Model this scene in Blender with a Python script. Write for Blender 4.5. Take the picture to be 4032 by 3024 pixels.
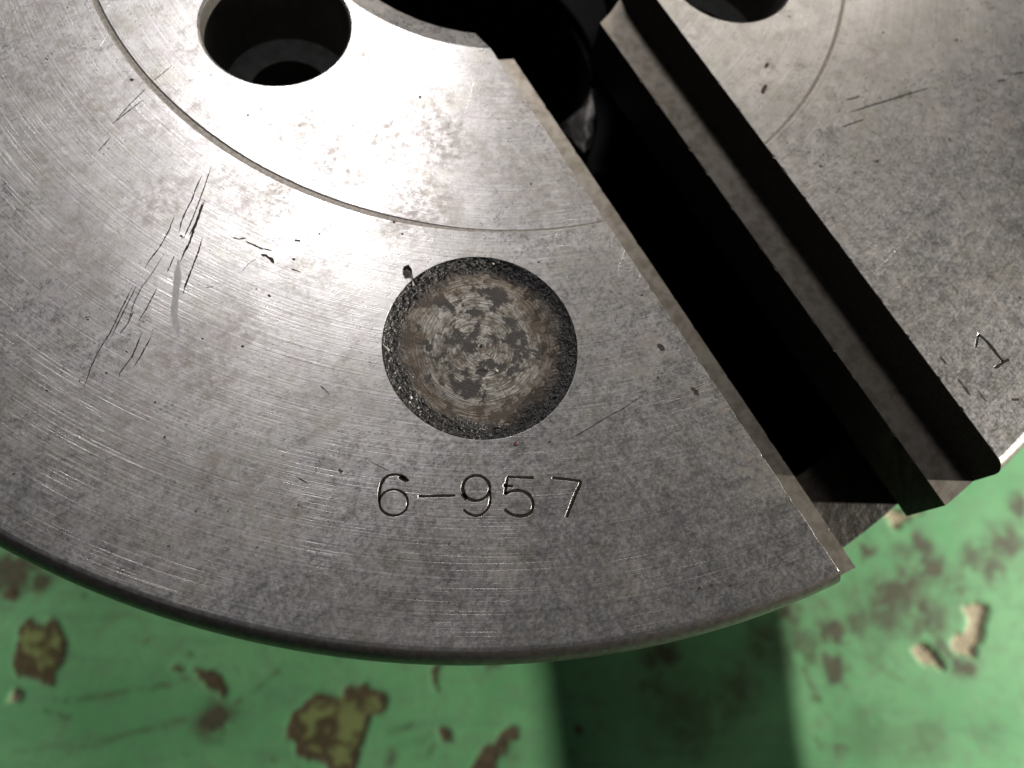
import bpy, bmesh, math, random
import numpy as np
from mathutils import Vector, Matrix, noise as mnoise

random.seed(7); np.random.seed(7)
for o in list(bpy.data.objects): bpy.data.objects.remove(o)
scene = bpy.context.scene
COL = scene.collection

# ------------------------------------------------------------------ camera
RF = 0.125                      # radius of the flat chuck face, metres (10 inch chuck)
CAM = np.array([-0.55562, -0.83928, 0.81911]) * RF
CM = np.array([[0.85696491, 0.44415979, -0.26140624],
               [-0.50113919, 0.83653831, -0.22150209],
               [0.12029402, 0.32082043, 0.93946985]])
FPX = 3100.0
cd = bpy.data.cameras.new('camera'); cam = bpy.data.objects.new('camera', cd); COL.objects.link(cam)
M = Matrix.Identity(4)
for i in range(3):
    for j in range(3): M[i][j] = CM[i, j]
    M[i][3] = CAM[i]
cam.matrix_world = M
cd.sensor_fit = 'HORIZONTAL'; cd.sensor_width = 36.0; cd.lens = 36.0 * FPX / 4032.0
cd.clip_start = 0.004; cd.clip_end = 20
cd.dof.use_dof = True
cd.dof.aperture_fstop = 16.0
cd.dof.focus_distance = 0.106
scene.camera = cam
scene.render.resolution_x = 1024; scene.render.resolution_y = 768

# ------------------------------------------------------------------ light
w = bpy.data.worlds.new('World'); scene.world = w; w.use_nodes = True
w.node_tree.nodes['Background'].inputs[0].default_value = (0.80, 0.86, 1.0, 1)
w.node_tree.nodes['Background'].inputs[1].default_value = 0.042

def aim(o, target):
    d = Vector(target) - o.location
    o.rotation_euler = d.to_track_quat('-Z', 'Y').to_euler()

def area(name, loc, target, size, power, color):
    l = bpy.data.lights.new(name, 'AREA'); l.shape = 'DISK'; l.size = size; l.energy = power; l.color = color
    o = bpy.data.objects.new(name, l); COL.objects.link(o); o.location = loc; aim(o, target); return o

# where the glare sits on the face, and the direction it mirrors
GL = np.array([-0.318, -0.208, 0]) * RF
L1D = (GL - CAM) * np.array([1, 1, -1]); L1D /= np.linalg.norm(L1D)
area('ceiling_lamp', tuple(GL + L1D * 1.30), tuple(GL), 0.22, 7.0, (1.0, 0.975, 0.985))
# low work lamp to the right of the chuck: lights the bench, the slot end and the right-hand chamfer
L2P = np.array([0.012, -0.125, 0.0]) + np.array([0.862, -0.507, 0.0]) * 0.80
L2P[2] = -0.17 + 0.285
area('work_lamp', tuple(L2P), (0.0, -0.13, -0.15), 0.010, 17.5, (1.0, 0.95, 0.86))
# wide warm ceiling light behind and to the right
L3D = np.array([0.72, 0.52, 0.46]); L3D /= np.linalg.norm(L3D)
area('side_ceiling_lamp', tuple(L3D * 1.4), (0.05, -0.02, 0), 0.75, 5.0, (1.0, 0.93, 0.82))

vs = scene.view_settings
vs.view_transform = 'Standard'; vs.look = 'None'; vs.exposure = 0.0; vs.gamma = 1.0; vs.use_curve_mapping = False

# ------------------------------------------------------------------ helpers
BZ = -1.36 * RF                                  # bench level below the face

def unproj(px, py, z=0.0):
    """pixel of the photograph -> point on the horizontal plane it lies on"""
    d = CM @ np.array([(px - 2016) / FPX, -(py - 1512) / FPX, -1.0])
    t = (z - CAM[2]) / d[2]
    return CAM + d * t

def zp(pts, ox, oy, s, z=0.0):
    return [unproj(ox + x * s, oy + y * s, z) for x, y in pts]

def link(name, me, parent=None, mats=()):
    o = bpy.data.objects.new(name, me); COL.objects.link(o)
    if parent: o.parent = parent
    for m in mats: me.materials.append(m)
    return o

def tag(o, label, cat, group=None):
    o['label'] = label; o['category'] = cat
    if group: o['group'] = group

def mesh(name, verts, faces):
    me = bpy.data.meshes.new(name); me.from_pydata([tuple(v) for v in verts], [], faces); me.update(); return me

def lathe(profile, n=256, closed=True):
    """revolve (r,z) loop around z"""
    V = []; F = []; m = len(profile)
    for k in range(n):
        a = 2 * math.pi * k / n; c, s = math.cos(a), math.sin(a)
        V += [(r * c, r * s, z) for r, z in profile]
    for k in range(n):
        k2 = (k + 1) % n
        for i in range(m if closed else m - 1):
            j = (i + 1) % m
            F.append((k * m + i, k2 * m + i, k2 * m + j, k * m + j))
    return V, F

# node helper -------------------------------------------------------
class NT:
    def __init__(s, name):
        s.m = bpy.data.materials.new(name); s.m.use_nodes = True
        s.t = s.m.node_tree; s.n = s.t.nodes; s.l = s.t.links
        s.b = s.n['Principled BSDF']
    def new(s, kind, **kw):
        n = s.n.new(kind)
        for k, v in kw.items(): setattr(n, k, v)
        return n
    def put(s, sock, v):
        if v is None: return
        if isinstance(v, bpy.types.NodeSocket): s.l.new(v, sock)
        else: sock.default_value = v
    def math(s, op, a, b=None, c=None, clamp=False):
        n = s.new('ShaderNodeMath', operation=op, use_clamp=clamp)
        for i, v in enumerate((a, b, c)): s.put(n.inputs[i], v) if v is not None else None
        return n.outputs[0]
    def vmath(s, op, a, b=None):
        n = s.new('ShaderNodeVectorMath', operation=op)
        s.put(n.inputs[0], a)
        if b is not None: s.put(n.inputs['Scale'] if op == 'SCALE' else n.inputs[1], b)
        return n.outputs['Value'] if op in ('LENGTH', 'DISTANCE') else n.outputs[0]
    def noise(s, vec, scale, detail=4, rough=0.55, dist=0.0):
        n = s.new('ShaderNodeTexNoise'); s.put(n.inputs['Vector'], vec)
        n.inputs['Scale'].default_value = scale; n.inputs['Detail'].default_value = detail
        n.inputs['Roughness'].default_value = rough; n.inputs['Distortion'].default_value = dist
        return n.outputs['Fac']
    def step(s, v, a, b, lo=0.0, hi=1.0):
        n = s.new('ShaderNodeMapRange', interpolation_type='SMOOTHSTEP')
        s.put(n.inputs[0], v); n.inputs[1].default_value = a; n.inputs[2].default_value = b
        n.inputs[3].default_value = lo; n.inputs[4].default_value = hi
        return n.outputs[0]
    def mix(s, f, a, b, blend='MIX'):
        n = s.new('ShaderNodeMix', data_type='RGBA', blend_type=blend)
        s.put(n.inputs[0], f)
        for i, v in ((6, a), (7, b)):
            s.put(n.inputs[i], v if isinstance(v, bpy.types.NodeSocket) else (*v, 1))
        return n.outputs[2]
    def xyz(s, x, y, z):
        n = s.new('ShaderNodeCombineXYZ')
        for i, v in enumerate((x, y, z)): s.put(n.inputs[i], v)
        return n.outputs[0]
    def sep(s, v):
        n = s.new('ShaderNodeSeparateXYZ'); s.put(n.inputs[0], v); return n.outputs
    def obj(s, scale=1.0 / RF):
        n = s.new('ShaderNodeTexCoord')
        return s.vmath('SCALE', n.outputs['Object'], scale)
    def attr(s, name):
        n = s.new('ShaderNodeAttribute', attribute_name=name); return n.outputs['Fac']
    def bump(s, h, strength, dist, normal=None):
        n = s.new('ShaderNodeBump'); s.put(n.inputs['Height'], h)
        n.inputs['Strength'].default_value = strength; n.inputs['Distance'].default_value = dist
        if normal is not None: s.put(n.inputs['Normal'], normal)
        return n.outputs[0]
    def bevel(s, rad):
        n = s.new('ShaderNodeBevel'); n.samples = 4; n.inputs[0].default_value = rad; return n.outputs[0]
    def out(s, color=None, rough=None, metal=None, normal=None, spec=None):
        b = s.b.inputs
        if color is not None: s.put(b['Base Color'], color if isinstance(color, bpy.types.NodeSocket) else (*color, 1))
        if rough is not None: s.put(b['Roughness'], rough)
        if metal is not None: s.put(b['Metallic'], metal)
        if normal is not None: s.put(b['Normal'], normal)
        if spec is not None: s.put(b['Specular IOR Level'], spec)
        return s.m

# ------------------------------------------------------------------ materials
def polar_scratch(t, p, cx, cy, fr, ft, lo, hi, seed):
    q = t.vmath('SUBTRACT', p, (cx, cy, 0))
    x, y, z = t.sep(q)
    r = t.math('SQRT', t.math('ADD', t.math('MULTIPLY', x, x), t.math('MULTIPLY', y, y)))
    th = t.math('ARCTAN2', y, x)
    v = t.xyz(t.math('MULTIPLY', r, fr), t.math('MULTIPLY', th, ft), t.math('ADD', t.math('MULTIPLY', z, 20.0), seed))
    return t.step(t.noise(v, 1.0, 2.0, 0.5), lo, hi)

STAINS = [  # px, py, radius in R, strength : brown tarnish spots on the face
    (2560, 1340, .022, .9), (2500, 1440, .028, .7), (2600, 1400, .02, .6), (2735, 1545, .02, .9), (2845, 1615, .012, .9),
    (2890, 1750, .03, .7), (2960, 1810, .03, .8), (3010, 1905, .028, .8), (2700, 1870, .02, .45),
    (680, 1420, .05, .6), (830, 1500, .04, .6), (860, 1860, .04, .6), (1010, 1960, .05, .6), (1080, 2080, .035, .7),
    (2480, 2280, .03, .6), (1980, 2220, .024, .5), (2260, 1300, .05, .5), (2380, 1060, .07, .4), (2200, 760, .06, .35),
    (3950, 470, .022, 1.0), (3920, 540, .03, .7), (3870, 860, .04, .6), (3690, 480, .035, .5), (3480, 1010, .03, .45), (3330, 930, .05, .35),
    (3180, 420, .03, .2), (3560, 1120, .03, .5), (160, 640, .035, .5), (230, 230, .04, .5), (420, 1900, .06, .4), (150, 1650, .05, .45),
    (1700, 420, .04, .35), (560, 500, .04, .35), (1100, 800, .03, .3), (1500, 2330, .05, .35), (3500, 1350, .05, .4),
    (1500, 560, .05, .5), (1760, 540, .05, .5), (1990, 360, .05, .45), (1330, 640, .05, .45), (1660, 820, .05, .5), (2010, 640, .05, .45), (1180, 520, .04, .4), (1420, 230, .03, .35),
    (330, 430, .05, .5), (120, 330, .05, .55), (600, 800, .05, .45), (260, 1000, .06, .5), (900, 1300, .05, .4), (500, 1720, .07, .45), (90, 60, .05, .5), (1250, 1560, .06, .35), (700, 2150, .06, .4), (1850, 2020, .05, .35), (3700, 130, .06, .4), (3450, 240, .05, .35), (3850, 1100, .06, .45)]

def steel(name, face=True):
    t = NT(name); p = t.obj()
    n1 = t.noise(p, 11.0, 5, .62); n2 = t.noise(p, 75.0, 8, .74, .3); n3 = t.noise(p, 380.0, 3, .6)
    n4 = t.noise(p, 230.0, 4, .7)
    m1 = t.noise(t.vmath('ADD', p, (1.7, 4.1, .3)), 40.0, 9, .80, .15)
    m2 = t.noise(t.vmath('ADD', p, (5.2, .9, .7)), 15.0, 9, .78, .2)
    mott = t.math('MAXIMUM', t.math('MULTIPLY', t.step(m1, .48, .62, 0, .62), t.step(t.noise(t.vmath('ADD', p, (8.3, 2.2, 1)), 4.5, 4, .6), .38, .60, .25, 1)), t.step(m2, .50, .64, 0, .45))
    sp = t.step(t.noise(p, 165.0, 3, .8), .575, .66)
    base = t.mix(t.step(n1, .35, .65), (.515, .495, .484), (.42, .407, .396))
    base = t.mix(mott, base, (.205, .182, .150))
    base = t.mix(t.math('MULTIPLY', sp, .34), base, (.18, .155, .13))
    base = t.mix(t.step(n3, .54, .74, 0, .26), base, (.15, .13, .12))
    # faint olive and mauve temper tints
    base = t.mix(t.step(t.noise(p, 23.0, 3), .52, .68, 0, .30), base, (.36, .345, .27))
    base = t.mix(t.step(t.noise(t.vmath('ADD', p, (7, 3, 1)), 30.0, 3), .54, .68, 0, .30), base, (.40, .345, .375))
    if face:
        st = None
        for i, (px, py, rad, k) in enumerate(STAINS):
            c = unproj(px, py) / RF
            d = t.vmath('DISTANCE', p, (float(c[0]), float(c[1]), 0.0))
            m = t.step(d, rad * 1.5, rad * .1, 0, k)
            st = m if st is None else t.math('MAXIMUM', st, m)
        brk = t.step(t.noise(p, 85.0, 5, .72), .40, .60)
        stm = t.math('MULTIPLY', st, brk)
        base = t.mix(t.math('MULTIPLY', stm, .80), base, (.155, .115, .08))
        sA = polar_scratch(t, p, 0, 0, 680, 3.2, .61, .72, 0.0)
        sB = polar_scratch(t, p, 0, 0, 1050, 6, .58, .72, 3.0)
        sC = polar_scratch(t, p, -1.0, .45, 700, 9, .66, .78, 6.0)
        sD = polar_scratch(t, p, .5, .9, 650, 10, .68, .80, 9.0)
        gate = t.step(t.noise(p, 7.0, 3, .6), .40, .62)
        gate2 = t.step(t.noise(t.vmath('ADD', p, (3, 9, 2)), 6.0, 3, .6), .45, .62)
        scr = t.math('MAXIMUM', t.math('MULTIPLY', t.math('MAXIMUM', sA, t.math('MULTIPLY', sB, .7)), gate),
                     t.math('MULTIPLY', t.math('MAXIMUM', sC, sD), t.math('MULTIPLY', gate2, .8)))
        x_, y_, z_ = t.sep(p)
        rr_ = t.math('SQRT', t.math('ADD', t.math('MULTIPLY', x_, x_), t.math('MULTIPLY', y_, y_)))
        br = t.noise(t.xyz(t.math('MULTIPLY', rr_, 430.0), t.math('MULTIPLY', t.math('ARCTAN2', y_, x_), 2.2), 4.0), 1.0, 3, .7)
        base = t.mix(t.step(br, .30, .70, .30, 0), base, (.20, .19, .18))
        base = t.mix(t.math('MULTIPLY', scr, .16), base, (.66, .64, .60))
        h = t.math('ADD', t.math('ADD', t.math('MULTIPLY', scr, -.32), t.math('MULTIPLY', br, .55)), t.math('ADD', t.math('MULTIPLY', n3, .32), t.math('MULTIPLY', n4, .16)))
        nb = t.bevel(.00012)
        nrm = t.bump(h, .55, .00006, nb)
        rough = t.math('ADD', t.math('SUBTRACT', t.math('ADD', t.math('ADD', t.step(n2, .3, .7, .29, .40), t.step(m2, .38, .62, -.02, .03)), t.step(n4, .35, .65, -.05, .05)), t.math('MULTIPLY', scr, .10)), t.math('MULTIPLY', stm, .15))
        metal = t.math('SUBTRACT', .92, t.math('MULTIPLY', t.math('MAXIMUM', stm, t.math('MULTIPLY', mott, .4)), .5))
        tg = t.new('ShaderNodeTangent', direction_type='RADIAL', axis='Z')
        t.l.new(tg.outputs[0], t.b.inputs['Tangent'])
        t.b.inputs['Anisotropic'].default_value = .42
        t.b.inputs['Anisotropic Rotation'].default_value = .25
        return t.out(base, rough, metal, nrm)
    nrm = t.bump(t.math('ADD', n3, n4), .4, .00005)
    return t.out(base, .45, .8, nrm)

STEEL = steel('worn_ground_steel', True)

def simple(name, color, rough, metal=0.0, scale=40.0, amt=.5, bumpd=0.0002, dark=None):
    t = NT(name); p = t.obj()
    n = t.noise(p, scale, 5, .65)
    c = t.mix(t.step(n, .35, .68, 0, amt), color, dark or tuple(v * .4 for v in color))
    return t.out(c, rough, metal, t.bump(n, .5, bumpd))

GRIME = simple('packed_black_grime', (.034, .029, .025), .8, 0, 220, .6)
INK = simple('grime_in_the_scratches', (.070, .060, .051), .65, 0, 260, .7)
for m_ in (INK, GRIME): m_.node_tree.nodes['Principled BSDF'].inputs['Specular IOR Level'].default_value = .05
SCUFF = simple('dull_smeared_steel', (.40, .39, .39), .55, .75, 200, .25, .00003)
WEB = simple('rusty_oiled_steel', (.040, .030, .018), .5, .3, 55, .9, .0006, (.015, .012, .010))
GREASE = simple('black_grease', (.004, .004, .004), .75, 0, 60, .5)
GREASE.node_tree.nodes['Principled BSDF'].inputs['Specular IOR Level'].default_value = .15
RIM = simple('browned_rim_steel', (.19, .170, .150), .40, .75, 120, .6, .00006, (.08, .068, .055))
GROOVE = simple('dull_scribed_steel', (.25, .23, .205), .48, .8, 200, .7, .00008, (.12, .10, .08))
HOLE = simple('bored_steel_shaded', (.12, .112, .10), .36, .4, 90, .5, .00015, (.06, .055, .05))  # bolt-hole walls, shade inside the hole put into the colour
SEAT = simple('machined_seat_lit', (.88, .86, .82), .35, .15, 60, .5, .00025, (.35, .33, .30))  # seat colour paled to stand in for light bounced into the hole
TIP = simple('oily_steel', (.13, .12, .11), .42, .6, 45, .9, .0008, (.03, .028, .025))
LEDGE = simple('worn_guide_steel', (.29, .262, .222), .42, .8, 60, .7, .00008, (.14, .115, .085))
OILED_SHADE = simple('oily_shaded_steel', (.060, .055, .050), .42, .55, 70, .7, .0002, (.02, .018, .016))  # oiled slot and bore walls, colour darkened to hold their shade

# ------------------------------------------------------------------ setting: green bench
bench_specs = []
def build_bench():
    x0, x1, y0, y1, st = -.215, .225, -.275, .045, .0009
    gx = np.r_[[-1.6, -.8, -.4], np.arange(x0, x1, st), [.4, .8, 1.6]]
    gy = np.r_[[-1.6, -.8, -.4], np.arange(y0, y1, st), [.2, .6, 1.6]]
    X, Y = np.meshgrid(gx, gy); P = np.c_[X.ravel(), Y.ravel()]
    n = len(P)
    # cheap value noise for ragged edges
    def vnoise(P, s, seed):
        r = np.random.RandomState(seed); T = r.rand(64, 64)
        q = P / s; i = np.floor(q).astype(int); f = q - i; f = f * f * (3 - 2 * f)
        a = T[i[:, 0] % 64, i[:, 1] % 64]; b = T[(i[:, 0] + 1) % 64, i[:, 1] % 64]
        c = T[i[:, 0] % 64, (i[:, 1] + 1) % 64]; d = T[(i[:, 0] + 1) % 64, (i[:, 1] + 1) % 64]
        return (a * (1 - f[:, 0]) + b * f[:, 0]) * (1 - f[:, 1]) + (c * (1 - f[:, 0]) + d * f[:, 0]) * f[:, 1] - .5
    jit = np.c_[vnoise(P, .004, 1) + .6 * vnoise(P, .0018, 2), vnoise(P, .004, 3) + .6 * vnoise(P, .0018, 4)] * .0035
    PJ = P + jit * .6
    def inside(poly):
        c = np.zeros(n, bool)
        for (ax, ay), (bx, by) in zip(poly, poly[1:] + poly[:1]):
            if ay == by: continue
            cond = ((ay > PJ[:, 1]) != (by > PJ[:, 1])) & (PJ[:, 0] < (bx - ax) * (PJ[:, 1] - ay) / (by - ay) + ax)
            c ^= cond
        return c
    def up(pts, ox, oy, s): return [tuple(v[:2]) for v in zp(pts, ox, oy, s, BZ)]
    def dot(px, py, r, ox=0, oy=0, s=1.0):
        return up([(px + r * math.cos(a), py + r * math.sin(a)) for a in np.linspace(0, 2 * math.pi, 16, endpoint=False)], ox, oy, s)
    brown = np.zeros(n); beige = np.zeros(n); olive = np.zeros(n); grime = np.zeros(n); Z = np.zeros(n)
    polysB = [
        (up([(215,915),(330,960),(410,885),(470,920),(500,970),(550,990),(560,1080),(550,1200),(470,1310),(440,1400),(385,1460),(320,1410),(240,1375),(130,1380),(95,1320),(85,1230),(130,1150),(160,1040),(170,960)], 0, 2000, .482), 1),
        (dot(694, 2636, 17), 0),
        (up([(1105,1090),(1140,1060),(1190,1055),(1240,1110),(1310,1190),(1300,1235),(1270,1255),(1200,1210),(1160,1140)], 0, 1900, .678), 0),
        (up([(235,710),(290,590),(340,545),(380,490),(440,430),(540,420),(620,450),(640,400),(670,340),(740,380),(800,345),(870,380),(935,410),(985,510),(930,570),(860,600),(830,650),(820,760),(770,880),(720,960),(690,1060),(560,1060),(500,940),(400,920),(310,850),(300,780),(240,730)], 1000, 2500, .5425), 1),
        (dot(1751, 2893, 30), 0), (dot(2280, 2870, 20), 0),
        (up([(1860,640),(1930,680),(1920,730),(1860,790),(1840,850),(1770,920),(1740,1000),(1700,1080),(1560,1080),(1590,930),(1640,850),(1720,770),(1790,700)], 1000, 2500, .5425), 0),
        (up([(1300,200),(1340,200),(1345,420),(1320,430)], 1000, 2500, .5425), 0),
        (dot(40, 2340, 28), 0)]
    for poly, ol in polysB:
        m = inside(poly); brown[m] = 1; Z[m] -= .00025
        if ol:                                                  # paint layers inside, bare brown rim
            cen = np.mean(poly, axis=0)
            mm = inside([tuple(cen + (np.array(q) - cen) * .80) for q in poly]); olive[mm] = 1
    for poly in [
        up([(1860,730),(1920,695),(2000,710),(2020,760),(1980,860),(1960,950),(1920,1020),(1850,1000),(1790,920),(1870,860),(1900,790)], 2532, 1900, .678),
        up([(1575,960),(1640,935),(1700,1000),(1745,1100),(1640,1050),(1590,1010)], 2532, 1900, .678),
        dot(58, 2742, 17),
        up([(905,880),(975,820),(1090,890),(1290,850),(1120,960),(1015,1005)], 3100, 1650, .4219)]:
        m = inside(poly); beige[m] = 1; Z[m] -= .0011
    # soft oily stains
    S = [(1620,370,60,.8),(1670,480,70,.9),(1450,660,100,.8),(1560,590,90,.7),(1650,780,100,.7),(1400,780,100,.6),(1250,790,70,.6),(1100,850,70,1),(1130,1090,55,1),
         (860,780,70,.8),(930,960,90,.6),(820,1000,90,.5),(1330,390,35,.9),(1500,380,60,.5),(1800,600,90,.5),(1900,430,70,.6),(2110,340,90,.7),(2180,150,50,.7),(2030,470,70,.7),
         (1850,1080,60,.8),(1740,930,60,.6),(1000,1240,40,.6),(700,930,100,.55),(560,1170,110,.5),(250,1350,190,.45),(480,1330,100,.4),(100,1200,80,.5),(1120,1370,60,.3),
         (1150,1560,40,.5),(1010,1530,25,.5),(1650,1500,90,.35),(1500,1500,90,.25),(1300,1450,120,.25),(2000,1480,70,.25),(1350,1000,80,.3),(1200,640,80,.3),(1000,700,60,.4)]
    for x, y, r, k in S:
        c = np.array(up([(x, y)], 2532, 1900, .678)[0]); e = np.array(up([(x + r, y)], 2532, 1900, .678)[0])
        rr = np.linalg.norm(e - c); d = np.linalg.norm(P + jit * 1.5 - c, axis=1)
        grime = np.maximum(grime, k * np.exp(-(d / (rr * 1.15)) ** 2.6))
    for x, y, r, k in [(854, 2836, 75, 1), (860, 2820, 38, 1.3), (60, 2250, 120, .9), (150, 2290, 60, .8), (2620, 2570, 60, .8), (2560, 2600, 50, .6), (1940, 2620, 25, .8),
                       (330, 2350, 14, .7), (740, 2580, 12, .6), (2010, 2950, 35, .5), (1540, 2990, 30, .5), (1680, 2960, 24, .4), (1350, 2540, 60, .3), (1080, 3000, 16, .6), (2250, 2960, 16, .4)]:
        c = np.array(up([(x, y)], 0, 0, 1)[0]); e = np.array(up([(x + r, y)], 0, 0, 1)[0])
        rr = np.linalg.norm(e - c); d = np.linalg.norm(P + jit * .7 - c, axis=1)
        grime = np.maximum(grime, k * np.exp(-(d / (rr * .9)) ** 2.4))
    for ax, ay, bx, by, wd, k in [(305,2761,732,2680,9,.55),(270,2960,800,2808,10,.45),(1000,2722,1100,2645,8,.6),(950,2760,930,2770,8,.7),(190,2800,280,2822,7,.7),(225,2757,262,2765,7,.7),
                                  (570,2520,660,2470,6,.35),(300,2430,520,2420,8,.25),(1535,2890,1620,2850,9,.5),(1560,2940,1700,2900,10,.25),(60,2960,420,2900,14,.2),(3170,2640,3220,2760,9,.7),(3340,2560,3560,2680,10,.3),(3700,2480,3760,2640,14,.6)]:
        a = np.array(up([(ax, ay)], 0, 0, 1)[0]); b = np.array(up([(bx, by)], 0, 0, 1)[0])
        wv = np.linalg.norm(np.array(up([(ax + wd, ay)], 0, 0, 1)[0]) - a)
        tt = np.clip(((P - a) @ (b - a)) / ((b - a) @ (b - a)), 0, 1)
        d = np.linalg.norm(P + jit * .4 - (a + tt[:, None] * (b - a)), axis=1)
        grime = np.maximum(grime, k * np.exp(-(d / wv) ** 2))
    nx, ny = len(gx), len(gy)
    idx = np.arange(n).reshape(ny, nx)
    F = np.stack([idx[:-1, :-1], idx[:-1, 1:], idx[1:, 1:], idx[1:, :-1]], -1).reshape(-1, 4)
    me = bpy.data.meshes.new('bench_top')
    me.vertices.add(n); me.vertices.foreach_set('co', np.c_[P, Z + BZ].ravel())
    me.loops.add(F.size); me.loops.foreach_set('vertex_index', F.ravel())
    me.polygons.add(len(F)); me.polygons.foreach_set('loop_start', np.arange(0, F.size, 4)); me.polygons.foreach_set('loop_total', np.full(len(F), 4))
    me.update(); me.validate()
    for nm, a in (('brown', brown), ('olive', olive), ('beige', beige), ('grime', grime)):
        at = me.attributes.new(nm, 'FLOAT', 'POINT'); at.data.foreach_set('value', a.astype(np.float32))
    t = NT('chipped_green_paint'); p = t.obj()
    n1 = t.noise(p, 3.5, 5, .6); n2 = t.noise(p, 26.0, 5, .65); n3 = t.noise(p, 90.0, 4, .6)
    g = t.mix(t.step(n1, .35, .65), (.098, .268, .118), (.135, .322, .150))
    g = t.mix(t.step(n2, .46, .68, 0, .60), g, (.120, .215, .115))
    g = t.mix(t.step(n3, .60, .76, 0, .40), g, (.075, .115, .06))
    x, y, z = t.sep(p)
    sv = t.xyz(t.math('ADD', t.math('MULTIPLY', x, 9.0), t.math('MULTIPLY', y, 14.0)), t.math('ADD', t.math('MULTIPLY', x, -2.2), t.math('MULTIPLY', y, 1.4)), 2.0)
    g = t.mix(t.step(t.noise(sv, 1.6, 4, .6), .52, .70, 0, .35), g, (.085, .185, .10))
    gm = t.attr('grime')
    gf = t.math('MULTIPLY', t.math('MULTIPLY', gm, 1.5), t.step(t.noise(p, 18, 4, .6), .30, .50), clamp=True)
    g = t.mix(t.math('MULTIPLY', gf, .90), g, t.mix(t.step(n3, .4, .6), (.045, .040, .028), (.075, .050, .038)))
    bn = t.step(t.noise(p, 17, 6, .68, .6), .43, .55)
    bc = t.mix(t.step(n3, .4, .65), (.055, .045, .028), (.092, .072, .044))
    oc = t.mix(bn, (.062, .050, .028), (.150, .180, .068))
    bc = t.mix(t.attr('olive'), bc, oc)
    g = t.mix(t.attr('brown'), g, bc)
    g = t.mix(t.attr('beige'), g, t.mix(t.step(n3, .4, .65), (.35, .305, .205), (.19, .155, .10)))
    mat = t.out(g, t.step(n2, .3, .7, .42, .62), 0.0, t.bump(t.math('ADD', n3, n2), .2, .0004), .12)
    o = link('bench_top', me, None, [mat]); o['kind'] = 'structure'
    return o
build_bench()

# ------------------------------------------------------------------ the chuck
chuck = bpy.data.objects.new('lathe_chuck', None); COL.objects.link(chuck)
chuck.location = (0, 0, BZ)
tag(chuck, 'round grey steel lathe chuck with open jaw slots, stamped 6-957', 'lathe chuck')
def part(name, me, mats, parent=None):
    o = link(name, me, parent or chuck, mats)
    if parent is None: o.location = (0, 0, -BZ)      # meshes are written with the face at z = 0
    return o

rim = [(1.0, 0), (1.004, -.0006), (1.0075, -.0022), (1.0105, -.0048), (1.0135, -.0085), (1.0158, -.0128), (1.0168, -.0175), (1.0172, -.022)]
prof = rim + [(1.0172, -.70), (1.010, -.715), (.2330, -.715), (.2330, -.0125), (.2670, 0)]
V, F = lathe([(r * RF, z * RF) for r, z in prof], 288)
body_me = mesh('chuck_body', [tuple(c * 1000 for c in v) for v in V], F)      # booleans run in millimetres
bm = bmesh.new(); bm.from_mesh(body_me); bmesh.ops.recalc_face_normals(bm, faces=bm.faces); bm.to_mesh(body_me); bm.free()
body = link('chuck_body', body_me, None, [STEEL, GRIME, WEB, GREASE])

def cut(V, F, mat_index=0):
    global body
    me = mesh('cutter', [tuple(c * 1000 for c in v) for v in V], F)
    bm = bmesh.new(); bm.from_mesh(me); bmesh.ops.recalc_face_normals(bm, faces=bm.faces); bm.to_mesh(me); bm.free()
    for m in body.data.materials: me.materials.append(m)
    me.polygons.foreach_set('material_index', [mat_index] * len(me.polygons))
    c = bpy.data.objects.new('cutter', me); COL.objects.link(c)
    md = body.modifiers.new('b', 'BOOLEAN'); md.operation = 'DIFFERENCE'; md.solver = 'EXACT'; md.object = c
    md.material_mode = 'INDEX'
    bpy.context.view_layer.update()
    dg = bpy.context.evaluated_depsgraph_get()
    new = bpy.data.meshes.new_from_object(body.evaluated_get(dg))
    body.modifiers.clear(); old = body.data; body.data = new; bpy.data.meshes.remove(old)
    bpy.data.objects.remove(c); bpy.data.meshes.remove(me)

def cyl(cx, cy, r, z0, z1, n=72):
    V = [(cx + r * math.cos(2 * math.pi * k / n), cy + r * math.sin(2 * math.pi * k / n), z) for z in (z0, z1) for k in range(n)]
    F = [tuple(range(n))[::-1], tuple(range(n, 2 * n))] + [(k, (k + 1) % n, n + (k + 1) % n, n + k) for k in range(n)]
    return V, F

# T-shaped jaw slots: opening, guide ribs, undercut, then the scroll cavity
SX, SW, SR = .00423, .1254, .0735
for k in range(3):
    a = math.radians(120 * k); c, s = math.cos(a), math.sin(a)
    pr = [(-SW, .1), (-SW, -.060), (-SR, -.060), (-SR, -.140), (-SW, -.140), (-SW, -.222), (SW, -.222), (SW, -.140), (SR, -.140), (SR, -.060), (SW, -.060), (SW, .1)]
    V = []
    for y in (-.05, -1.3):
        for x, z in pr:
            X = (x + SX); V.append(((X * c - y * s) * RF, (X * s + y * c) * RF, z * RF))
    m = len(pr)
    F = [tuple(range(m)), tuple(range(m, 2 * m))[::-1]] + [(i, (i + 1) % m, m + (i + 1) % m, m + i) for i in range(m)]
    cut(V, F)
# scroll cavity, opened through the slot floors
V, F = lathe([(r * RF, z * RF) for r, z in ((.15, -.215), (.905, -.215), (.905, -.36), (.15, -.36))], 96)
cut(V, F, 3)
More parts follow.
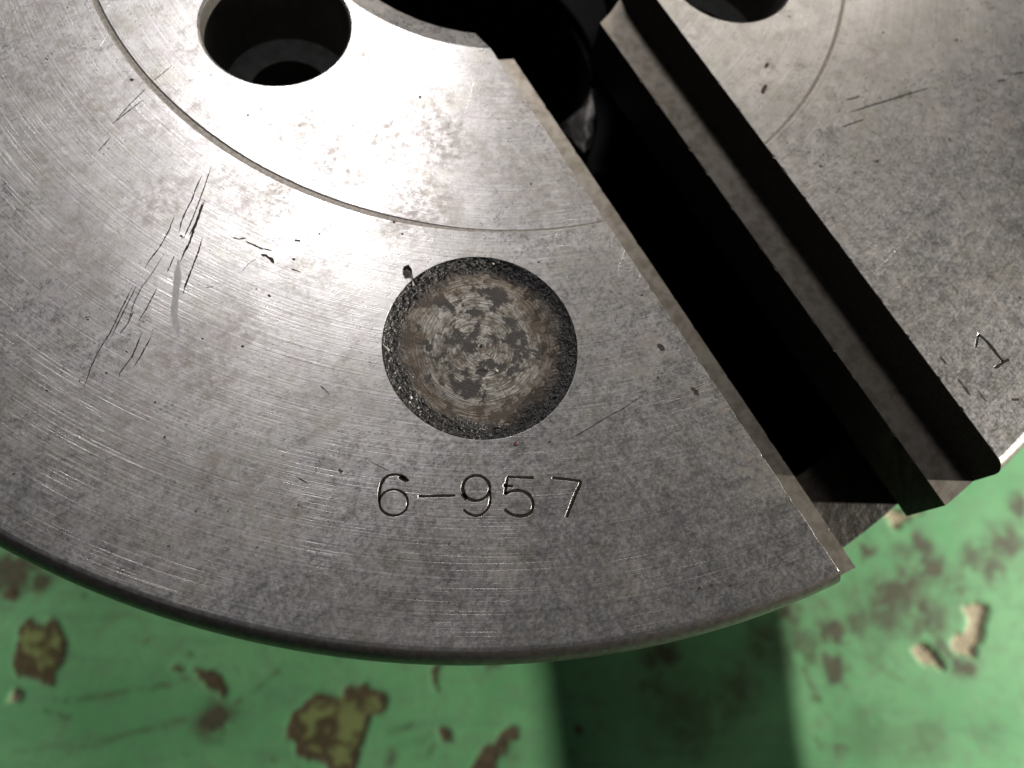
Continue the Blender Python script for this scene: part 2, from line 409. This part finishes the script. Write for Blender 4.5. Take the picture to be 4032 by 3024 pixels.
# bolt holes
HOLES = [(-75.1, .3633), (45.0, .3638), (165.0, .3635)]
for ad, rr in HOLES:
    a = math.radians(ad); cx, cy = rr * math.sin(a) * RF, -rr * math.cos(a) * RF
    V = []; F = []
    n = 96
    pr = [(.0952, .02), (.0952, .0006), (.0915, -.0030), (.0915, -.127), (.0565, -.131), (.0565, -.8)]
    for r, z in pr: V += [(cx + r * RF * math.cos(2 * math.pi * k / n), cy + r * RF * math.sin(2 * math.pi * k / n), z * RF) for k in range(n)]
    for i in range(len(pr) - 1): F += [(i * n + k, i * n + (k + 1) % n, (i + 1) * n + (k + 1) % n, (i + 1) * n + k) for k in range(n)]
    F += [tuple(range(n)), tuple(range((len(pr) - 1) * n, len(pr) * n))[::-1]]
    cut(V, F)
# pinion plug recess
PC = np.array([-.33509, -.58969]) * RF; PR = .10989
for k in range(3):
    a = math.radians(120 * k); c, s = math.cos(a), math.sin(a)
    cut(*cyl(PC[0] * c - PC[1] * s, PC[0] * s + PC[1] * c, PR * RF, -.05 * RF, .02 * RF, 160))
# scribed ring groove, uneven in depth
n = 288; V = []; F = []
for k in range(n):
    a = 2 * math.pi * k / n
    th = math.degrees(math.atan2(math.sin(a), math.cos(a)))          # -90 is the slot
    f = float(np.interp(th, [-180, -145, -131, -120, -110, -92, -80, -70, 25, 60, 180], [1, 1, .78, .42, .24, .16, .3, .6, .6, 1, 1]))
    f *= .9 + .25 * mnoise.noise(Vector((2.5 * math.cos(a), 2.5 * math.sin(a), 0)))
    hw = .0055 * f; dp = .0008 * f; rg = .5335
    for r, z in ((rg - hw * 1.6, dp * 1.2), (rg + hw * 1.6, dp * 1.2), (rg + hw * .45, -dp), (rg - hw * .6, -dp)):
        V.append((r * RF * math.cos(a), r * RF * math.sin(a), z * RF))
for k in range(n):
    k2 = (k + 1) % n
    for i in range(4): F.append((k * 4 + i, k2 * 4 + i, k2 * 4 + (i + 1) % 4, k * 4 + (i + 1) % 4))
cut(V, F)

# nicks and rubbed spots along the slot and guide edges
rng = random.Random(11); V = []; F = []
for x, z, cnt in ((SX - SW, 0, 16), (SX + SW, 0, 14), (SX - SR, -.06, 10), (SX + SR, -.06, 12)):
    for k in range(cnt):
        y = -.30 - .69 * (k + rng.uniform(.15, .85)) / cnt
        sx, sy, sz = rng.uniform(.0006, .0018), rng.uniform(.0025, .0075), rng.uniform(.0008, .0020)
        o = len(V); nu, nv = 8, 5
        V.append((x * RF, y * RF, (z + sz) * RF))
        for a in range(1, nv):
            for b in range(nu):
                t_, f_ = math.pi * a / nv, 2 * math.pi * b / nu
                V.append(((x + sx * math.sin(t_) * math.cos(f_)) * RF, (y + sy * math.sin(t_) * math.sin(f_)) * RF, (z + sz * math.cos(t_)) * RF))
        V.append((x * RF, y * RF, (z - sz) * RF)); e = len(V) - 1
        for b in range(nu):
            c2 = (b + 1) % nu
            F.append((o, o + 1 + b, o + 1 + c2)); F.append((e, e - nu + c2, e - nu + b))
            for a in range(nv - 2): F.append((o + 1 + a * nu + b, o + 1 + (a + 1) * nu + b, o + 1 + (a + 1) * nu + c2, o + 1 + a * nu + c2))
cut(V, F)
# stamped figures ---------------------------------------------------
def resample(pts, step):
    P = [np.array(p[:2]) for p in pts]; out = [P[0]]
    for a, b in zip(P, P[1:]):
        L = np.linalg.norm(b - a); m = max(1, int(round(L / step)))
        for i in range(1, m + 1): out.append(a + (b - a) * i / m)
    return out
def smooth(pts, closed, it=2):
    for _ in range(it):
        q = [p.copy() for p in pts]
        for i in range(len(pts)):
            if not closed and i in (0, len(pts) - 1): continue
            q[i] = pts[i] * .5 + (pts[i - 1] + pts[(i + 1) % len(pts)]) * .25
        pts = q
    return pts
def normals(P, closed):
    N = []
    for i in range(len(P)):
        a = P[i - 1] if (closed or i > 0) else P[i]; b = P[(i + 1) % len(P)] if (closed or i < len(P) - 1) else P[i]
        t = b - a; t = t / (np.linalg.norm(t) + 1e-12); N.append(np.array([-t[1], t[0]]))
    return N
def groove(P, W, depth, closed):
    N = normals(P, closed); V = []; F = []; m = len(P)
    for p, nn, wd in zip(P, N, W):
        for o, z in ((1.5, depth * .78), (.35, -depth), (-.35, -depth), (-1.5, depth * .78)):
            V.append((*(p + nn * wd * o), z))
    for i in range(m if closed else m - 1):
        j = (i + 1) % m
        for q in range(4): F.append((i * 4 + q, j * 4 + q, j * 4 + (q + 1) % 4, i * 4 + (q + 1) % 4))
    if not closed: F += [tuple(range(4)), tuple(range((m - 1) * 4, m * 4))[::-1]]
    return V, F
def ribbon(P, W, z, jag=.25, closed=False, seed=0.0):
    N = normals(P, closed); V = []; F = []; m = len(P)
    for i, (p, nn, wd) in enumerate(zip(P, N, W)):
        for s in (1, -1):
            j = 1 + jag * 2 * mnoise.noise(Vector((p[0] * 4000, p[1] * 4000, seed + s * 7)))
            V.append((*(p + nn * wd * s * max(j, .1)), z + .00002 * 0))
    for i in range(m if closed else m - 1):
        j = (i + 1) % m; F.append((2 * i, 2 * i + 1, 2 * j + 1, 2 * j))
    return V, F

D = (1400, 1800, .4521)
def circle(cx, cy, rx, ry, a0, a1, n=26):
    return [(cx + rx * math.cos(math.radians(a0 + (a1 - a0) * i / n)), cy + ry * math.sin(math.radians(a0 + (a1 - a0) * i / n))) for i in range(n + 1)]
WD = .00020
DIGITS = [
    ('stamped_digit', D, [([(460,210),(430,180),(390,157),(340,150),(290,158),(250,185),(222,230),(210,280),(204,340),(204,390)], WD, 0),
                          (circle(331, 396, 124, 114, 0, 360, 30)[:-1], WD * .8, 1), ([(375,172),(410,185),(445,212)], WD * 1.3, 0)]),
    ('stamped_dash', D, [([(545,340),(580,343),(700,338),(800,337),(868,334)], WD * .9, 0)]),
    ('stamped_digit', D, [(circle(1050, 270, 118, 110, 0, 360, 30)[:-1], WD, 1), ([(1168,290),(1176,350),(1168,415),(1140,465),(1100,500),(1060,513),(1010,505),(970,485),(940,455)], WD * .8, 0),
                          ([(928,318),(945,345),(968,368)], WD * 1.3, 0)]),
    ('stamped_digit', D, [([(1550,182),(1440,177),(1322,172)], WD * .9, 0), ([(1325,172),(1312,240),(1300,325)], WD, 0),
                          ([(1302,325),(1340,300),(1400,288),(1460,298),(1510,325),(1540,370),(1548,430),(1530,480),(1490,506),(1430,514),(1370,505),(1330,485),(1297,455)], WD * 1.05, 0), ([(1285,245),(1370,255)], WD * .9, 0)]),
    ('stamped_digit', D, [([(1710,180),(1830,192),(1955,210)], WD, 0), ([(1962,205),(1955,245),(1920,310),(1880,410),(1835,525)], WD * 1.15, 0)]),
    ('stamped_digit', (3700, 1200, .2411), [([(590,700),(612,590),(630,500)], WD * 1.0, 0), ([(625,480),(700,535),(780,615),(880,735),(950,830),(1030,925)], WD * 1.25, 0), ([(900,1035),(990,975),(1060,925),(1130,895)], WD * 1.25, 0)])]
fills = []
for nm, (ox, oy, s), strokes in DIGITS:
    FV = []; FF = []
    for pts, wd, closed in strokes:
        Pp = zp(pts, ox, oy, s)
        P = [np.array(q[:2]) for q in Pp] if closed else smooth(resample(Pp, .0003), False, 1)
        W = [wd * (1 + .40 * mnoise.noise(Vector((p[0] * 900, p[1] * 900, 1)))) for p in P]
        cut(*groove(P, W, .00030, closed), 0)
        v, f = ribbon(P, [q * (.84 + .40 * min(1, max(0, .55 + 1.3 * mnoise.noise(Vector((p[0] * 420, p[1] * 420, 8)))))) for q, p in zip(W, P)], -.000025, .35, closed, 2.0)
        o = len(FV); FV += v; FF += [tuple(i + o for i in q) for q in f]
    fills.append((nm, FV, FF))

# hand-sized scratches, scuffs and oily specks lying in the face
A1 = (400, 600, .4069); A2 = (0, 600, .5424); A3 = (2300, 1300, .4521); A4 = (2532, 0, .678)
INKS = [(A1, [(1065,130),(1010,290),(950,460),(880,640),(800,820),(770,845)], 7), (A1, [(970,225),(920,330),(870,470),(820,560),(770,680),(750,780)], 8),
        (A1, [(1000,460),(950,590),(900,730),(850,870),(800,970),(760,1060)], 12), (A1, [(978,480),(915,670),(850,800)], 9), (A1, [(710,605),(650,760),(560,920),(460,1050),(420,1120)], 7),
        (A1, [(605,980),(540,1090),(460,1210),(390,1300),(320,1440),(250,1659)], 5), (A1, [(705,1000),(670,1080),(635,1160)], 8), (A1, [(975,825),(940,950),(880,1110),(820,1260),(785,1375)], 10),
        (A2, [(965,970),(880,1140),(800,1310),(720,1430),(660,1560),(630,1650),(600,1720)], 5), (A2, [(990,970),(900,1150),(808,1340)], 5), (A2, [(970,1150),(930,1240),(870,1320)], 5),
        (A2, [(1140,985),(1060,1140),(1005,1225)], 5), (A2, [(1030,1310),(960,1480),(870,1600),(860,1640)], 6), (A2, [(1100,1335),(1020,1480),(970,1560)], 5),
        (A1, [(1270,825),(1330,840),(1400,828)], 10), (A1, [(1390,860),(1480,900),(1560,935),(1650,950)], 11), (A1, [(1540,990),(1590,1000),(1640,1030),(1668,1075)], 22), (A1, [(1870,850),(1900,852),(1922,860)], 16),
        (A1, [(1845,1030),(1870,1040)], 12), (A1, [(1830,1130),(1880,1142),(1930,1162)], 9), (A1, [(1010,1308),(1080,1300)], 5), (A1, [(1350,1160),(1420,1080),(1510,1020)], 3),
        (A3, [(-160,960),(0,880),(130,800),(230,740),(330,690),(430,620),(520,565)], 6), (A3, [(1150,670),(1205,690)], 14), (A3, [(1510,1340),(1640,1350)], 14), (A3, [(930,500),(1000,570)], 22),
        (A3, [(640,120),(700,180)], 22), (A4, [(1195,655),(1300,620),(1480,565),(1660,510)], 6), (A4, [(1180,580),(1260,560)], 5), (A4, [(1150,740),(1290,690)], 5), (A4, [(730,365),(708,395)], 10),
        (A4, [(715,490),(700,520),(693,545)], 14), (A4, [(2060,472),(2110,465)], 8), (A4, [(2150,430),(2212,420)], 8), (A4, [(1345,935),(1370,935)], 10), (A4, [(1022,965),(1040,968)], 9),
        ((3700, 1200, .2411), [(300,1215),(400,1340),(500,1480)], 26), ((3700, 1200, .2411), [(0,840),(60,910),(120,985)], 22), ((3700, 1200, .2411), [(620,1390),(760,1580)], 16), ((3700, 1200, .2411), [(1180,1545),(1300,1545)], 26),
        ((900, 1500, .4521), [(600,840),(650,870),(700,900)], 7), ((900, 1500, .4521), [(960,770),(990,795)], 15), ((900, 1500, .4521), [(1215,690),(1320,745),(1400,785)], 4), ((900, 1500, .4521), [(800,40),(885,120)], 6),
        ((0, 0, .678), [(680,690),(760,600),(850,510)], 4), ((0, 0, .678), [(650,720),(740,650),(830,580)], 4), ((0, 0, .678), [(890,470),(1000,380)], 3), ((0, 0, .678), [(570,880),(640,800)], 4)]
random.seed(3)
for _ in range(70):                                             # stray pits
    px, py = random.uniform(0, 4032), random.uniform(0, 2500)
    a = random.uniform(0, 6.28); L = random.uniform(4, 14)
    INKS.append(((px, py, 1.0), [(0, 0), (L * math.cos(a), L * math.sin(a))], random.uniform(3, 7)))
def on_face(p):
    x, y = p[0] / RF, p[1] / RF; r = math.hypot(x, y)
    if r > .985 or r < .285 or abs(x - SX) < SW + .012: return False
    if math.hypot(x - PC[0] / RF, y - PC[1] / RF) < PR + .006: return False
    for ad, rr in HOLES:
        a = math.radians(ad)
        if math.hypot(x - rr * math.sin(a), y + rr * math.cos(a)) < .104: return False
    return True
marks = [[], [], []]
def add_mark(kind, v, f):
    o = len(marks[0]); marks[0] += v; marks[1] += [tuple(i + o for i in q) for q in f]; marks[2] += [kind] * len(f)
for i, ((ox, oy, s), pts, wpx) in enumerate(INKS):
    Pp = zp(pts, ox, oy, s)
    if not all(on_face(p) for p in Pp): continue
    c = Pp[0]; ref = np.linalg.norm(zp([(pts[0][0] + wpx, pts[0][1])], ox, oy, s)[0] - c) * .80
    P = resample(Pp, .00035); m = len(P)
    W = [ref * (min(1, .25 + 5 * min(k, m - 1 - k) / max(m - 1, 1)) if m > 4 else 1) * (1 + .5 * mnoise.noise(Vector((k * .7, i * 3.1, 0)))) for k in range(m)]
    add_mark(1, *ribbon(P, W, .000006 + i * 1e-8, .45, False, i))
for i, ((ox, oy, s), pts, wpx) in enumerate([(A1, [(745,1040),(735,1180),(725,1330),(700,1500),(705,1600),(735,1720),(740,1780)], 46)]):
    Pp = zp(pts, ox, oy, s); ref = .00045
    P = smooth(resample(Pp, .0005), False, 2); m = len(P)
    W = [ref * min(1, .3 + 4 * min(k, m - 1 - k) / m) for k in range(m)]
    add_mark(4, *ribbon(P, W, .000004, .15, False, 5))

# finish the body mesh: materials by place, sharp edges, scratches merged in
body.data.materials.clear()
for m in (STEEL, INK, WEB, GREASE, SCUFF, OILED_SHADE, RIM, GROOVE, HOLE, SEAT, LEDGE): body.data.materials.append(m)
bm = bmesh.new(); bm.from_mesh(body.data)
bmesh.ops.scale(bm, vec=(.001, .001, .001), verts=bm.verts); bm.normal_update()
for f in bm.faces:
    c = f.calc_center_median(); r = math.hypot(c.x, c.y) / RF; z = c.z / RF
    f.smooth = True
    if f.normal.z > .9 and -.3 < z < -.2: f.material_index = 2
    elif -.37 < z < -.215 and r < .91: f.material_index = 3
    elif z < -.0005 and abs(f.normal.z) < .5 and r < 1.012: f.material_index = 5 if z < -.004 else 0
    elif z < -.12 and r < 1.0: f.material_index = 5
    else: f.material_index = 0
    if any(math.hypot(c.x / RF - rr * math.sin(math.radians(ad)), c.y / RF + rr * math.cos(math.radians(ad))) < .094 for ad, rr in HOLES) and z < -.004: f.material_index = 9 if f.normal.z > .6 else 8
    if f.normal.z > .9 and -.07 < z < -.05: f.material_index = 10
    if f.normal.z > .9999: f.smooth = False
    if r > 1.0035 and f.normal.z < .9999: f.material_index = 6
    elif .52 < r < .546 and -.01 < z < -.00001: f.material_index = 7
    elif .6 < r < .985 and -.0045 < z < -.00001: f.material_index = 1
for e in bm.edges:
    if len(e.link_faces) != 2: continue
    a, b = e.link_faces
    fl = a.normal.z > .9999 or b.normal.z > .9999
    if fl or a.normal.angle(b.normal, 0) > math.radians(28): e.smooth = False
mv = [bm.verts.new(v) for v in marks[0]]
for q, k in zip(marks[1], marks[2]):
    f = bm.faces.new([mv[i] for i in q]); f.material_index = k; f.normal_update()
    if f.normal.z < 0: f.normal_flip()
bm.to_mesh(body.data); bm.free()
body.parent = chuck; body.location = (0, 0, -BZ)
body['label'] = 'worn ground steel chuck body with T-slots and scribed ring'
for nm, FV, FF in fills:
    o = part(nm, mesh(nm, FV, FF), [GRIME], body)

# plug ---------------------------------------------------------------
def build_plug():
    nr, na = 140, 420; V = []; F = []
    for i in range(nr + 1):
        rr = (i / nr) ** .9 if i else 0
        for k in range(na):
            a = 2 * math.pi * k / na; x, y = rr * math.cos(a), rr * math.sin(a)
            edge = .82 + .10 * mnoise.noise(Vector((math.cos(a) * 1.7, math.sin(a) * 1.7, 4))) + .05 * mnoise.noise(Vector((x * 7, y * 7, 1)))
            g = min(1, max(0, (rr - edge) / .10))
            lump = .45 * mnoise.noise(Vector((x * 24, y * 24, 0))) + .45 * mnoise.noise(Vector((x * 58, y * 58, 5)))
            z = g * (.10 + 1.25 * lump)
            z += 1.3 * max(0, (rr - .84) / .16) ** 2
            z += (1 - g) * .06 * mnoise.noise(Vector((x * 9, y * 9, 9)))
            if rr < .03: z -= .55 * (1 - rr / .03)
            V.append((x * (PR - .0007) * RF, y * (PR - .0007) * RF, z * .00042))
    for i in range(nr):
        for k in range(na):
            F.append((i * na + k, (i + 1) * na + k, (i + 1) * na + (k + 1) % na, i * na + (k + 1) % na))
    b = len(V)                                                 # side wall and bottom
    for k in range(na):
        a = 2 * math.pi * k / na; V.append(((PR - .0007) * RF * math.cos(a), (PR - .0007) * RF * math.sin(a), -.0050))
    for k in range(na): F.append((nr * na + k, b + k, b + (k + 1) % na, nr * na + (k + 1) % na))
    F.append(tuple(range(b, b + na))[::-1])
    me = mesh('hole_plug', V, F)
    me.polygons.foreach_set('use_smooth', [True] * len(me.polygons))
    t = NT('turned_steel_with_black_grime'); p = t.obj(1 / (PR * RF))
    x, y, z = t.sep(p)
    r = t.math('SQRT', t.math('ADD', t.math('MULTIPLY', x, x), t.math('MULTIPLY', y, y))); th = t.math('ARCTAN2', y, x)
    rings = t.noise(t.xyz(t.math('MULTIPLY', r, 62.0), t.math('MULTIPLY', th, 2.2), 0.0), 1.0, 4, .65)
    n1 = t.noise(p, 2.6, 6, .62, .3); n2 = t.noise(p, 9.0, 6, .7); n3 = t.noise(p, 40.0, 3, .6)
    metal = t.mix(t.step(rings, .34, .66), (.100, .090, .077), (.37, .35, .315))
    metal = t.mix(t.step(n2, .47, .57, 0, .80), metal, (.105, .082, .058))
    metal = t.mix(t.step(t.noise(p, 22.0, 4, .7), .54, .64, 0, .7), metal, (.07, .055, .042))
    # chestnut film with ragged, clean-edged islands
    isl = t.step(t.math('ADD', t.math('MULTIPLY', t.noise(t.vmath('ADD', p, (2.3, 1.1, 0)), 4.3, 8, .70, .25), .78), t.math('MULTIPLY', n2, .22)), .512, .535)
    c = t.mix(isl, metal, (.036, .029, .025))
    rust = t.step(t.math('ADD', r, t.math('MULTIPLY', n1, .55)), .84, .98)
    c = t.mix(t.math('MULTIPLY', rust, .50), c, (.085, .055, .030))
    edge = t.step(t.math('ADD', t.math('ADD', r, t.math('MULTIPLY', n1, .42)), t.math('MULTIPLY', n2, .20)), 1.05, 1.19)
    c = t.mix(edge, c, t.mix(t.step(n3, .45, .68), (.020, .018, .017), (.060, .054, .048)))
    rough = t.mix(edge, t.mix(isl, (.42,) * 3, (.6,) * 3), (.20,) * 3)
    met = t.math('MULTIPLY', t.math('SUBTRACT', 1.0, edge), t.math('MULTIPLY', t.math('SUBTRACT', 1.0, isl), .75))
    h = t.math('ADD', t.math('MULTIPLY', t.math('MULTIPLY', rings, .6), t.math('SUBTRACT', 1.0, edge)), t.math('ADD', t.math('MULTIPLY', isl, .5), t.math('MULTIPLY', t.math('MULTIPLY', n3, edge), 2.5)))
    m = t.out(c, rough, met, t.bump(h, .8, .00016))
    return me, m
pme, pmat = build_plug()
PZ = -.0055 * RF
plug = link('hole_plug', pme, chuck, [pmat]); plug.location = (PC[0], PC[1], PZ - BZ)
plug['label'] = 'sunk round plug, turned rings inside a black grime ring'

# scroll under the slots ----------------------------------------------
def build_scroll():
    V, F = lathe([(r * RF, z * RF) for r, z in ((.240, -.335), (.895, -.335), (.895, -.355), (.240, -.355))], 96)
    me = mesh('scroll_plate', V, F)
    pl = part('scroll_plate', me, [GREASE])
    V = []; F = []; n = 420; turns = 5.0
    for k in range(n + 1):
        a = 2 * math.pi * turns * k / n + 1.2; r = .285 + .118 * turns * k / n
        wdt = .030 * min(1, k / 10 + .15)
        if r > .87: n = k - 1; break
        for rr, z in ((r - wdt, -.336), (r - wdt * .8, -.285), (r + wdt * .8, -.285), (r + wdt, -.336)):
            V.append((rr * RF * math.cos(a), rr * RF * math.sin(a), z * RF))
    m = len(V) // 4
    for k in range(m - 1):
        for q in range(4): F.append((k * 4 + q, k * 4 + (q + 1) % 4, k * 4 + 4 + (q + 1) % 4, k * 4 + 4 + q))
    F += [(0, 1, 2, 3), tuple((m - 1) * 4 + q for q in (3, 2, 1, 0))]
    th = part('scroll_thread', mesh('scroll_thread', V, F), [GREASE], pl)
    # worn start of the thread, catching light in the slot
    top = zp([(2195,500),(2250,455),(2290,420),(2312,385),(2332,345),(2345,400),(2352,470),(2345,540),(2325,580),(2300,605),(2260,560)], 0, 0, 1, -.215 * RF)
    cz = sum(np.array(p) for p in top) / len(top)
    V = []; m = len(top)
    for p in top: V.append((p[0], p[1], -.215 * RF + .0006 * mnoise.noise(Vector((p[0] * 500, p[1] * 500, 0)))))
    for p in top: q = cz + (np.array(p) - cz) * .72; V.append((q[0], q[1], -.208 * RF + .0008 * mnoise.noise(Vector((p[0] * 900, p[1] * 900, 3)))))
    for p in top: q = cz + (np.array(p) - cz) * 1.05; V.append((q[0], q[1], -.336 * RF))
    V.append((cz[0], cz[1], -.210 * RF))
    F = [(i, (i + 1) % m, m + (i + 1) % m, m + i) for i in range(m)] + [(m + i, m + (i + 1) % m, 3 * m) for i in range(m)] + [(2 * m + i, 2 * m + (i + 1) % m, (i + 1) % m, i) for i in range(m)]
    part('thread_start', mesh('thread_start', V, F), [TIP], pl)
build_scroll()
# back plate and spindle flange that carry the body
V, F = lathe([(r * RF, z * RF) for r, z in ((.2335, -.7155), (.93, -.7155), (.94, -.73), (.94, -.86), (.93, -.87), (.2335, -.87))], 128)
part('back_plate', mesh('back_plate', V, F), [STEEL])
V, F = lathe([(r * RF, z * RF) for r, z in ((.2337, -.8705), (.62, -.8705), (.62, -1.359), (.2337, -1.359))], 128)
part('spindle_flange', mesh('spindle_flange', V, F), [STEEL])
for nm in ('back_plate', 'spindle_flange'):
    me = bpy.data.objects[nm].data
    bm = bmesh.new(); bm.from_mesh(me); bmesh.ops.recalc_face_normals(bm, faces=bm.faces)
    for f in bm.faces: f.smooth = True
    for e in bm.edges:
        if e.calc_face_angle(0) > .4: e.smooth = False
    bm.to_mesh(me); bm.free()

# ------------------------------------------------------------------ added shadow caster, out of view 
def build_shadow_bar():
    """unseen bar on two posts, added so the work lamp casts a dark band on the bench"""
    def s(px, py): return unproj(px, py, BZ)
    l0, l1 = s(2150, 2620), s(2205, 3024); r0, r1 = s(3060, 2400), s(3140, 3024)
    nrm = np.array([0.90, -0.436, 0.0]); along = np.array([0.436, 0.90, 0.0])
    mid = (r0 + r1) / 2 + nrm * 1.35 * RF
    def hit(p):                                                 # ray bench point -> lamp, meets the bar's plane
        d = L2P - p; t = nrm.dot(mid - p) / nrm.dot(d); return p + d * t
    def st(p): return along.dot(p - mid), p[2] - BZ
    (a0, b0), (a1, b1) = st(hit(r0)), st(hit(r1)); lo = lambda a: b0 + (b1 - b0) * (a - a0) / (a1 - a0)
    (c0, d0), (c1, d1) = st(hit(l0)), st(hit(l1)); hi = lambda a: d0 + (d1 - d0) * (a - c0) / (c1 - c0)
    A0, A1 = -.16, .22
    root = bpy.data.objects.new('shadow_bar', None); COL.objects.link(root)  # out of view, added only for the shadow band it throws
    root.location = (mid[0], mid[1], BZ); root.rotation_euler = (0, 0, math.atan2(along[1], along[0]))
    tag(root, 'unseen flat steel bar on two posts, added to shade the bench', 'rail')
    mt = simple('bare_mild_steel', (.30, .29, .28), .5, .7, 60, .5)
    V = [(a, y, f(a)) for y in (-.002, .002) for a, f in ((A0, lo), (A1, lo), (A1, hi), (A0, hi))]
    F = [(3, 2, 1, 0), (4, 5, 6, 7)] + [(i, (i + 1) % 4, 4 + (i + 1) % 4, 4 + i) for i in range(4)]
    link('bar', mesh('bar', V, F), root, [mt])
    for a in (A0 + .006, A1 - .006):
        v, f = cyl(a, -.0065, .0044, .0061, hi(a), 24); link('post', mesh('post', v, f), root, [mt])
        v, f = cyl(a, -.0065, .016, 0.0, .006, 32); link('post_foot', mesh('post_foot', v, f), root, [mt])
build_shadow_bar()

# ------------------------------------------------------------------ swarf and grit on the plug
def lumpy(name, size, mat, seed, flat=.5):
    bm = bmesh.new(); bmesh.ops.create_icosphere(bm, subdivisions=2, radius=1.0)
    for v in bm.verts:
        k = 1 + .45 * mnoise.noise(v.co * 1.3 + Vector((seed * 3.7, 0, 0)))
        v.co = Vector((v.co.x * size[0], v.co.y * size[1], v.co.z * size[2])) * k
    zmin = min(v.co.z for v in bm.verts)
    for v in bm.verts: v.co.z -= zmin
    me = bpy.data.meshes.new(name); bm.to_mesh(me); bm.free(); me.materials.append(mat); return me
GRIT = simple('pale_grit', (.55, .52, .45), .4, .3, 300, .3)
REDG = simple('red_grit', (.14, .035, .03), .5, 0, 300, .4)
EG = (1300, 950, .5425)
for i, (x, y, sx, sy, rot) in enumerate([(386,790,10,22,.3),(398,632,8,6,0),(408,880,7,7,0),(470,960,8,7,.5),(500,1075,13,8,.6),(575,1180,12,8,.4),(585,1140,16,10,1),(640,1215,9,9,0),(1205,942,13,15,.4),(600,990,6,6,0),(1185,148,8,8,0)]):
    c = zp([(x, y)], *EG, PZ)[0]; kpx = .5425 * RF / 3400
    d = np.array([c[0], c[1]]) - PC; rr = np.linalg.norm(d)
    if rr > (PR - .006) * RF: d *= (PR - .006) * RF / rr
    gz = .00042 * (1.3 * max(0, (np.linalg.norm(d) / (PR * RF) - .84) / .16) ** 2 + .25)
    me = lumpy('grit_flake', (sx * kpx, sy * kpx, .5 * min(sx, sy) * kpx), GRIT, i)
    o = link('grit_flake', me); o.location = (PC[0] + d[0], PC[1] + d[1], PZ + gz); o.rotation_euler = (0, 0, rot)
    if i == 0: tag(o, 'longest pale sliver of grit against the edge of the sunk plug', 'grit', 'pale grit flakes on the plug')
    elif i == 8: tag(o, 'pale square grit flake near the middle of the sunk plug', 'grit', 'pale grit flakes on the plug')
    elif i == 10: tag(o, 'pale grit grain at the plug edge towards the scribed ring', 'grit', 'pale grit flakes on the plug')
    else: tag(o, 'small pale grit flake in the black grime ring of the plug', 'grit', 'pale grit flakes on the plug')
c = unproj(2032, 1745)
o = link('grit_flake', lumpy('red_grit', (.00032, .00022, .00018), REDG, 33)); o.location = (c[0], c[1], .000002)
tag(o, 'tiny dark red grain lying on the steel face below the plug', 'grit')
# curled flake leaning over the plug's edge
def build_flake():
    P = zp([(530,205),(555,215),(578,228),(592,255),(600,285),(615,310),(640,330)], *EG)
    W = [16, 30, 18, 5, 6, 22, 12]; Z = [.00035, .0007, .0006, .0004, .0001, -.00035, -.0005]
    kpx = .5425 * RF / 3400; pts = [np.array(p[:2]) for p in P]; N = normals(pts, False); V = []; F = []
    for k, (p, nn, wd, z) in enumerate(zip(pts, N, W, Z)):
        for s, dz in ((1, .00025), (0, .0), (-1, .0003)):
            V.append((*(p + nn * wd * kpx * s), z + dz * (wd / 30)))
        for s, dz in ((-1, .0003), (0, .0), (1, .00025)):
            V.append((*(p + nn * wd * kpx * s * .9), z + dz * (wd / 30) - .00012))
    m = len(pts)
    for k in range(m - 1):
        for q in range(6): F.append((k * 6 + q, k * 6 + (q + 1) % 6, k * 6 + 6 + (q + 1) % 6, k * 6 + 6 + q))
    F += [tuple(range(6)), tuple(range((m - 1) * 6, m * 6))[::-1]]
    base = min(v[2] for v in V); c0 = pts[-1]
    V = [(v[0] - c0[0], v[1] - c0[1], v[2] - base) for v in V]
    o = link('swarf_flake', mesh('swarf_flake', V, F), None, [simple('burnt_swarf', (.045, .038, .034), .35, .5, 300, .6)])
    o.location = (c0[0], c0[1], PZ + .00002)
    tag(o, 'dark curled swarf flake leaning over the rim of the sunk plug', 'metal flake')
build_flake()
